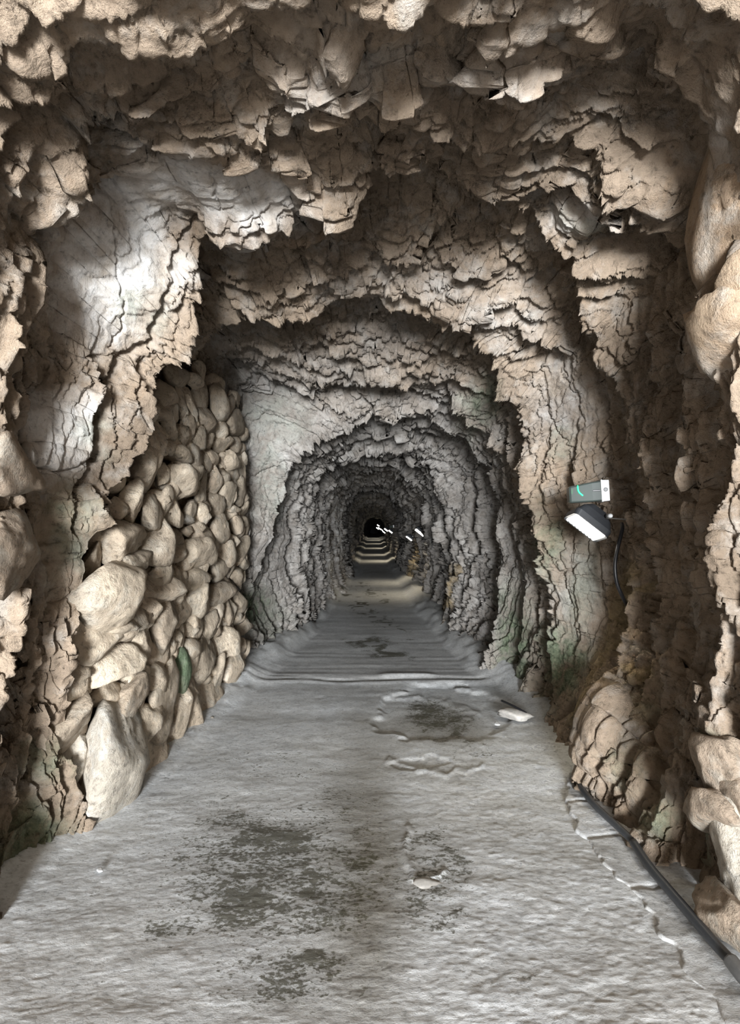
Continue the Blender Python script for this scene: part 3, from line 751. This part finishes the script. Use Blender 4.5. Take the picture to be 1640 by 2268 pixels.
drystone = tag(empty('wall_drystone'), 'dry stone wall of stacked tan rubble filling the left recess', kind='structure')
def stones():
    rg = random.Random(7)
    lst = [(100 + .2927 * u, 780 + .2927 * v, .2927 * w, .2927 * h, ROT3.get(i, None), 3, i) for i, (u, v, w, h) in enumerate(Z3)]
    lst += [(.3537 * u, 1300 + .3537 * v, .3537 * w, .3537 * h, ROT4.get(i, None), 4, i) for i, (u, v, w, h) in enumerate(Z4)]
    for n, (px, py, w, h, rot, src, i) in enumerate(lst):
        px = max(px, 118)
        d = solve_d(px)
        x = float(xw(d))
        wm, hm = w * d / F * 1.34, h * d / F * 1.28
        o = 0.80 * wm
        a = min(0.62 * wm * d / abs(x), 3.2 * wm)
        if rot is None: rot = rg.uniform(-0.28, 0.28)
        c = at(px, py, d)
        c.x += 0.05 * o
        # axes: along the wall, up, out of the wall
        yaw = rg.uniform(-0.25, 0.25)
        t = Vector((math.sin(yaw) * .5, math.cos(yaw), 0)).normalized()
        nrm = Vector((t.y, -t.x, 0)); up = Vector((0, 0, 1))
        # turn in the plane facing the lens
        up2 = (up * math.cos(rot) + nrm * math.sin(rot)); nr2 = (nrm * math.cos(rot) - up * math.sin(rot))
        mat = M_STONE
        lab = None
        if (src, i) == (4, 17): mat = M_STONE_GREEN; lab = 'stone covered in bright green moss'
        elif (src, i) in ((4, 24), (4, 25)): mat = M_STONE_PALE; lab = 'big upright pale grey foot stone' if i == 24 else None
        elif (src, i) in ((3, 51), (4, 32), (4, 33)): mat = M_STONE_PALE
        big = max(w, h) > 60
        ob = place_rock('stone', 100 + n * 7, c, (a / 2, hm / 2, o / 2), (t, up2, nr2), mat, drystone, 4 if big else 3, 10 if not big else 12, 0.055)
        if lab: ob['label'] = lab
    # smaller stones packed in the joints behind
    for n in range(150):
        d = rg.uniform(3.15, 6.5)
        x = float(xw(d)) - 0.03
        z = rg.uniform(0.0, 2.15)
        s = rg.uniform(0.06, 0.11)
        t = Vector((0, 1, 0)); nrm = Vector((1, 0, 0))
        place_rock('stone', 5000 + n, Vector((x, d, z)), (s * 1.5, s, s), (t, Vector((0, 0, 1)), nrm), M_STONE, drystone, 2, 11, 0.05)
    # rubble core behind the stones
    nz, ny = 40, 80
    V = []
    for i in range(nz):
        for j in range(ny):
            d = 3.05 + 3.5 * j / (ny - 1); z = -0.1 + 2.7 * i / (nz - 1)
            V.append((float(xw(d)) - 0.14 + 0.04 * rg.uniform(-1, 1), d, z))
    idx = np.arange(nz * ny).reshape(nz, ny)
    fc = np.stack([idx[:-1, :-1], idx[:-1, 1:], idx[1:, 1:], idx[1:, :-1]], -1).reshape(-1, 4)
    mesh_obj('rubble_core', np.array(V), fc, M_STONE, drystone, False)
stones()

# big loose blocks wedged in the side walls near the mouth
def boulder(px, py, d, w, h, dep, seed, mat, par, rot=0.0, label=None, name='boulder', planes=10):
    c = at(px, py, d); s = d / F
    r = rot
    ax = (Vector((math.cos(r), 0, -math.sin(r))), Vector((0, 1, 0)), Vector((math.sin(r), 0, math.cos(r))))
    o = place_rock(name, seed, c, (w * s / 2, dep / 2, h * s / 2), ax, mat, par, 4, planes, 0.09)
    if label: o['label'] = label
    return o
boulder(1640,330,2.35,150,560,.5,11,M_BOULDER,wall_right,0.05,'tall pale orange upright block')
boulder(1650,690,2.3,130,200,.4,12,M_BOULDER,wall_right,0.15)
boulder(1620,740,2.4,140,210,.4,13,M_BOULDER,wall_right,-0.25,'pale orange wedge shaped block')
boulder(12,1020,2.3,90,120,.4,14,M_BLOCK,wall_left,0.2,'block sticking out of the wall')
boulder(0,1230,2.35,80,200,.4,15,M_BLOCK,wall_left,0.0)
boulder(1590,1690,2.5,80,120,.3,16,M_BLOCK,wall_right,0.1)
boulder(1625,1740,2.45,80,90,.3,17,M_BLOCK,wall_right,0.5)
boulder(1575,1790,2.48,70,110,.3,18,M_BLOCK,wall_right,-0.2)
boulder(1635,1900,2.35,100,180,.35,19,M_STONE_PALE,wall_right,0.1,'pale greenish upright block')
boulder(1640,2050,2.2,110,110,.35,20,M_BLOCK,wall_right,0.3,'tan block at the foot')

# ------------------------------------------------------------------ lamps
def loft(sections):
    """sections: list of equal length lists of points -> verts, faces (quads + caps)"""
    V = [p for s in sections for p in s]; n = len(sections[0]); Fc = []
    for i in range(len(sections) - 1):
        for j in range(n):
            a = i * n + j; b = i * n + (j + 1) % n
            Fc.append([a, b, b + n, a + n])
    Fc.append(list(range(n))[::-1]); Fc.append([(len(sections) - 1) * n + j for j in range(n)])
    return V, Fc

def rrect(c, u, v, w, h, r, seg=4):
    pts = []
    for (sx, sy, a0) in ((1, 1, 0), (-1, 1, 90), (-1, -1, 180), (1, -1, 270)):
        for i in range(seg + 1):
            a = math.radians(a0 + 90 * i / seg)
            pts.append(c + u * (sx * (w / 2 - r) + r * math.cos(a)) + v * (sy * (h / 2 - r) + r * math.sin(a)))
    return pts

def tube(pts, rad, seg=10):
    pts = [Vector(p) for p in pts]
    # smooth the path
    fine = []
    for i in range(len(pts) - 1):
        p0 = pts[max(i - 1, 0)]; p1 = pts[i]; p2 = pts[i + 1]; p3 = pts[min(i + 2, len(pts) - 1)]
        for k in range(6):
            t = k / 6
            fine.append(0.5 * ((2 * p1) + (p2 - p0) * t + (2 * p0 - 5 * p1 + 4 * p2 - p3) * t * t + (3 * p1 - p0 - 3 * p2 + p3) * t ** 3))
    fine.append(pts[-1])
    secs = []
    for i, p in enumerate(fine):
        tg = (fine[min(i + 1, len(fine) - 1)] - fine[max(i - 1, 0)]).normalized()
        a = tg.orthogonal().normalized() if i == 0 else (prev - tg * prev.dot(tg)).normalized()
        prev = a; b = tg.cross(a)
        secs.append([p + (a * math.cos(2 * math.pi * j / seg) + b * math.sin(2 * math.pi * j / seg)) * rad for j in range(seg)])
    return loft(secs)

def local(V, c): return [tuple(Vector(p) - c) for p in V]

def floodlight(px, py, d, size, label, power, group=None, beads=9, detail=True, tilt=13):
    """wedge shaped flood lamp on a bracket out of the right wall, shining down across the bore"""
    c = at(px, py, d)
    root = empty('floodlight', c)
    tag(root, label, 'lamp', group)
    u = Vector((0.79, 0.0, -0.61)).normalized()
    ct, sn = math.cos(math.radians(tilt)), math.sin(math.radians(tilt))
    n = Vector((-0.61 * ct, -sn, -0.79 * ct)).normalized()
    u = (u - n * u.dot(n)).normalized(); v = n.cross(u).normalized()
    w, h = size, size * 0.72
    O = Vector((0, 0, 0))
    secs = [rrect(O + n * .004, u, v, w * .93, h * .9, h * .14), rrect(O + n * .012, u, v, w, h, h * .16), rrect(O - n * size * .12, u, v, w * 1.02, h * 1.02, h * .16),
            rrect(O - n * size * .34, u, v, w * .80, h * .82, h * .16), rrect(O - n * size * .52, u, v, w * .46, h * .5, h * .12)]
    V, Fc = loft(secs)
    mesh_obj('housing', V, Fc, M_BLACK, root, False)
    # glowing lens: ribbed glass, scalloped along the rim
    Vs, Fs = [], []
    nb = beads if detail else 3
    for i in range(nb):
        cc = O + u * (w * .88 * ((i + .5) / nb - .5)) + n * .008
        ww = w * .88 / nb * .88
        s = [rrect(cc, u, v, ww, h * .84, ww * .45, 3), rrect(cc + n * ww * .25, u, v, ww * .9, h * .82, ww * .42, 3), rrect(cc + n * ww * .42, u, v, ww * .5, h * .74, ww * .24, 3)]
        V, Fc = loft(s)
        b0 = len(Vs); Vs += V; Fs += [[q + b0 for q in f] for f in Fc]
    ln = mesh_obj('lens', Vs, Fs, M_LED, root, True); ln['label'] = 'glowing white ribbed lens'
    # bracket to the wall
    b0 = O - n * size * .3 + Vector((size * .20, -0.10, -size * .03))
    b1 = b0 + Vector((size * .55, .06, -size * .03))
    V, Fc = loft([rrect(b0, Vector((0, 1, 0)), Vector((0, 0, 1)), size * .12, size * .03, size * .01), rrect(b1, Vector((0, 1, 0)), Vector((0, 0, 1)), size * .12, size * .03, size * .01)])
    mesh_obj('bracket', V, Fc, M_STEEL, root, False)
    if detail:
        k0 = b0 + Vector((size * .03, -.03, size * .05))
        V, Fc = loft([[k0 + Vector((math.cos(a) * r, y, math.sin(a) * r)) for a in [q * math.pi / 4 for q in range(8)]] for (y, r) in ((-.03, size * .03), (-.02, size * .055), (.03, size * .055))])
        mesh_obj('bracket_knob', V, Fc, M_WHITE, root, True)
    li = bpy.data.lights.new('lamp_glow', 'SPOT')
    li.energy = power; li.color = (1.0, 0.86, 0.62); li.spot_size = math.radians(125); li.spot_blend = 0.9; li.shadow_soft_size = size * .3
    lo = bpy.data.objects.new('lamp_glow', li); COL.objects.link(lo)
    lo.parent = root; lo.location = n * size * .25
    aim = Vector((-0.35, -0.10, -1)).normalized()
    lo.rotation_euler = aim.to_track_quat('-Z', 'Y').to_euler()
    return root, n

G = 'flood lamps along the right wall'
floodlight(1299, 1166, 3.95, 0.255, 'large lit black flood lamp under the clear emergency light box on the right wall', 14, G)
floodlight(931, 1179, 13.6, 0.26, 'lit flood lamp further down the right wall, above the grey junction box', 34, G)
floodlight(907, 1192, 16.5, 0.20, 'small lit flood lamp hanging lower on the wall, just past the grey junction box', 26, G)
floodlight(866, 1177, 27, 0.22, 'far lit flood lamp under a small emergency light', 55, G, detail=False)
floodlight(856, 1173, 33, 0.26, 'distant lit lamp just beyond the one under a small emergency light', 45, G, detail=False)
floodlight(851, 1178, 42, 0.26, 'low distant lamp near the dark end, lowest of the far cluster', 45, G, detail=False)
floodlight(846, 1173, 50, 0.26, 'distant lamp glint inside the dark end, between the low one and the bunched pair', 40, G, detail=False)
floodlight(841, 1170, 58, 0.34, 'right one of the bunched pair of lamp glints in the dark end', 35, G, detail=False)
floodlight(837, 1170, 66, 0.36, 'left one of the bunched pair of lamp glints in the dark end', 30, G, detail=False)
floodlight(839, 1164, 62, 0.36, 'topmost lamp glint in the dark end of the tunnel', 20, G, detail=False)

def emergency_light(px, py, d, label, s=1.0, detail=True):
    c = at(px, py, d)
    root = tag(empty('emergency_light', c), label, 'emergency light')
    k = d / F * s
    X, Yv, Z = Vector((1, 0, 0)), Vector((0, 1, 0)), Vector((0, 0, 1))
    yaw = math.radians(-8)
    X = Vector((math.cos(yaw), math.sin(yaw), 0.06)).normalized(); Yv = Vector((-math.sin(yaw), math.cos(yaw), 0)); Z = X.cross(Yv).normalized()
    dep = 24 * k
    # white base tray, edge towards the viewer
    V, Fc = loft([rrect(X * 26 * k, Yv, Z, dep * 2.2, 48 * k, 3 * k), rrect(X * 28 * k, Yv, Z, dep * 2.3, 50 * k, 3 * k), rrect(X * 30 * k, Yv, Z, dep * 2.2, 47 * k, 3 * k), rrect(X * 43 * k, Yv, Z, dep * 2.1, 46 * k, 3 * k)])
    mesh_obj('base_tray', V, Fc, M_WHITE, root, False)
    # clear prism shaped cover
    V, Fc = loft([rrect(X * 26 * k, Yv, Z, dep * 2.0, 44 * k, 3 * k), rrect(X * 8 * k - Z * k, Yv, Z, dep * 1.9, 43 * k, 3 * k), rrect(X * -36 * k - Z * 4 * k, Yv, Z, dep * 1.5, 37 * k, 4 * k), rrect(X * -40 * k - Z * 4 * k, Yv, Z, dep * 1.3, 32 * k, 4 * k)])
    mesh_obj('clear_cover', V, Fc, M_CLEAR, root, False)['label'] = 'clear prism shaped cover'
    if detail:
        # screw boss on the tray edge
        cc = X * 35 * k - Yv * dep * 1.08 + Z * 2 * k
        V, Fc = loft([[cc + Yv * y + X * math.cos(a) * r + Z * math.sin(a) * r for a in [q * math.pi / 8 for q in range(16)]] for (y, r) in ((-.006, 2.4 * k), (-.006, 4.5 * k), (.004, 4.8 * k))])
        mesh_obj('screw', V, Fc, M_BOXGREY, root, True)
        # clip and reflector behind the cover
        V, Fc = loft([rrect(X * 9 * k - Yv * dep * .99 + Z * 1 * k, Yv, Z, .004, 4 * k, 1 * k), rrect(X * 24 * k - Yv * dep * 1.0 + Z * 1 * k, Yv, Z, .004, 4 * k, 1 * k)])
        mesh_obj('clip', V, Fc, M_BLACK, root, False)
        V, Fc = loft([rrect(X * 10 * k, Yv, Z, dep * 1.5, 30 * k, 2 * k), rrect(X * -26 * k - Z * 3 * k, Yv, Z, dep * .8, 14 * k, 2 * k)])
        mesh_obj('reflector', V, Fc, M_BOXGREY, root, False)
        V, Fc = tube([X * -21 * k + Z * 15 * k - Yv * dep * .72, X * -22 * k + Z * 8 * k - Yv * dep * .9, X * -20 * k - Z * 0 * k - Yv * dep * .9, X * -12 * k - Z * 8 * k - Yv * dep * .85], 1.6 * k, 6)
        mesh_obj('green_strip', V, Fc, M_LEDGREEN, root, True)['label'] = 'glowing green led strip'
        V, Fc = tube([X * -33 * k + Z * 8 * k - Yv * dep * .6, X * -34 * k + Z * 2 * k - Yv * dep * .7, X * -34 * k - Z * 3 * k - Yv * dep * .7], 1.4 * k, 6)
        mesh_obj('green_strip', V, Fc, M_LEDGREEN, root, True)
    return root
emergency_light(1300, 1090, 3.9, 'clear emergency light with white tray and green glow, on top of the big flood lamp')
emergency_light(868, 1166, 27, 'tiny far emergency light box above a distant flood lamp', 0.13, False)

# junction box on the wall beneath the second lamp
jb = tag(empty('junction_box', at(960, 1200, 12.2)), 'grey junction box on the rock below the second flood lamp', 'junction box')
k = 12.2 / F
V, Fc = loft([rrect(Vector((x * k, y, z * k)), Vector((0.93, .3, 0.0)), Vector((-.25, 0, 1)).normalized(), w * k, h * k, 1.2 * k) for (x, y, z, w, h) in ((0, -.06, 0, 9, 27), (0, -.055, 0, 11, 30), (0, .10, 0, 11, 30))])
mesh_obj('box_body', V, Fc, M_BOXGREY, jb, False)
V, Fc = loft([rrect(Vector((-.5 * k, y, 0)), Vector((0.93, .3, 0.0)), Vector((-.25, 0, 1)).normalized(), w * k, h * k, 1.2 * k) for (y, w, h) in ((-.075, 8, 24), (-.055, 9, 26))])
mesh_obj('box_lid', V, Fc, plain('lid_grey', (0.27, 0.275, 0.28), 0.45), jb, False)
V, Fc = tube([(4 * k, 0, -15 * k), (5 * k, .02, -45 * k), (4 * k, .03, -75 * k), (3 * k, .0, -100 * k)], 1.6 * k, 8)
mesh_obj('conduit', V, Fc, M_BOXGREY, jb, True)

def cable(name, pts, rad, mat, label, cat='cable'):
    V, Fc = tube(pts, rad)
    c = Vector(pts[0])
    o = mesh_obj(name, local(V, c), Fc, mat, None, True); o.location = c
    return tag(o, label, cat)
cable('power_cable', [at(x, y, d) for x, y, d in ((1378,1160,3.95),(1379,1172,3.9),(1370,1210,3.86),(1363,1250,3.84),(1367,1290,3.84),(1380,1322,3.86),(1392,1345,3.95))], 0.0115, M_CABLE2,
      'black power cable hanging from the large flood lamp down the rock')
floor_pts = [(1292,1700,.10),(1284,1722,.055),(1292,1750,.05),(1320,1785,.05),(1370,1832,.05),(1404,1864,.05)]
floor_pts2 = [(1404,1866,.052),(1440,1920,.05),(1480,1968,.05),(1530,2026,.05),(1580,2085,.05),(1622,2130,.05)]
cable('conduit', [on_floor(*p) for p in floor_pts], 0.017, M_CABLE, 'thin far length of dark grey conduit bending up into the right wall', 'pipe')
cable('conduit', [on_floor(*p) for p in floor_pts2], 0.019, M_CABLE, 'thick near length of dark grey conduit along the concrete strip at the right', 'pipe')
cable('conduit', [on_floor(*p) for p in ((1620,2128,.055),(1645,2160,.055),(1680,2200,.055))], 0.025, M_BOXGREY, 'wide pale grey conduit socket at the lower right corner', 'pipe')
cable('cable_stub', [on_floor(*p) for p in ((1112,1552,.10),(1130,1560,.11),(1150,1570,.10),(1167,1580,.08))], 0.009, M_CABLE2, 'short black cable end lying across the dirt above the flat slab', 'cable')

# loose pieces on the floor
def loose(name, px, py, w, h, z, seed, mat, label, rot=0, planes=9, flat=None):
    c = on_floor(px, py, z); s = c.y / F
    cr, sr = math.cos(rot), math.sin(rot)
    dep = h * s * c.y / CAMZ
    o = place_rock(name, seed, c, (w * s / 2, dep / 2, flat or h * s * .4), (Vector((cr, sr, 0)), Vector((-sr, cr, 0)), Vector((0, 0, 1))), mat, None, 3, planes, 0.04)
    return tag(o, label, 'stone')
loose('stone_slab', 1141, 1584, 56, 28, .05, 3, M_PALESLAB, 'flat pale grey stone slab lying at the right foot below the short cable', 0.5, 8, 0.035)
loose('pebble', 1101, 1602, 13, 7, .02, 4, M_WHITE, 'small white pebble left of the flat pale slab')
loose('pebble', 222, 1926, 15, 8, .015, 5, M_WHITE, 'white pebble on the near left floor beside the mossy rock foot')
loose('pebble', 470, 1592, 14, 9, .02, 6, M_STONE_PALE, 'pale chip at the foot of the dry stone wall')
loose('rubble_stone', 945, 1965, 85, 26, .0, 8, M_PALESLAB, 'broken lump of screed lying right of the mossy middle', 0.1, 9, 0.02)
print('built')
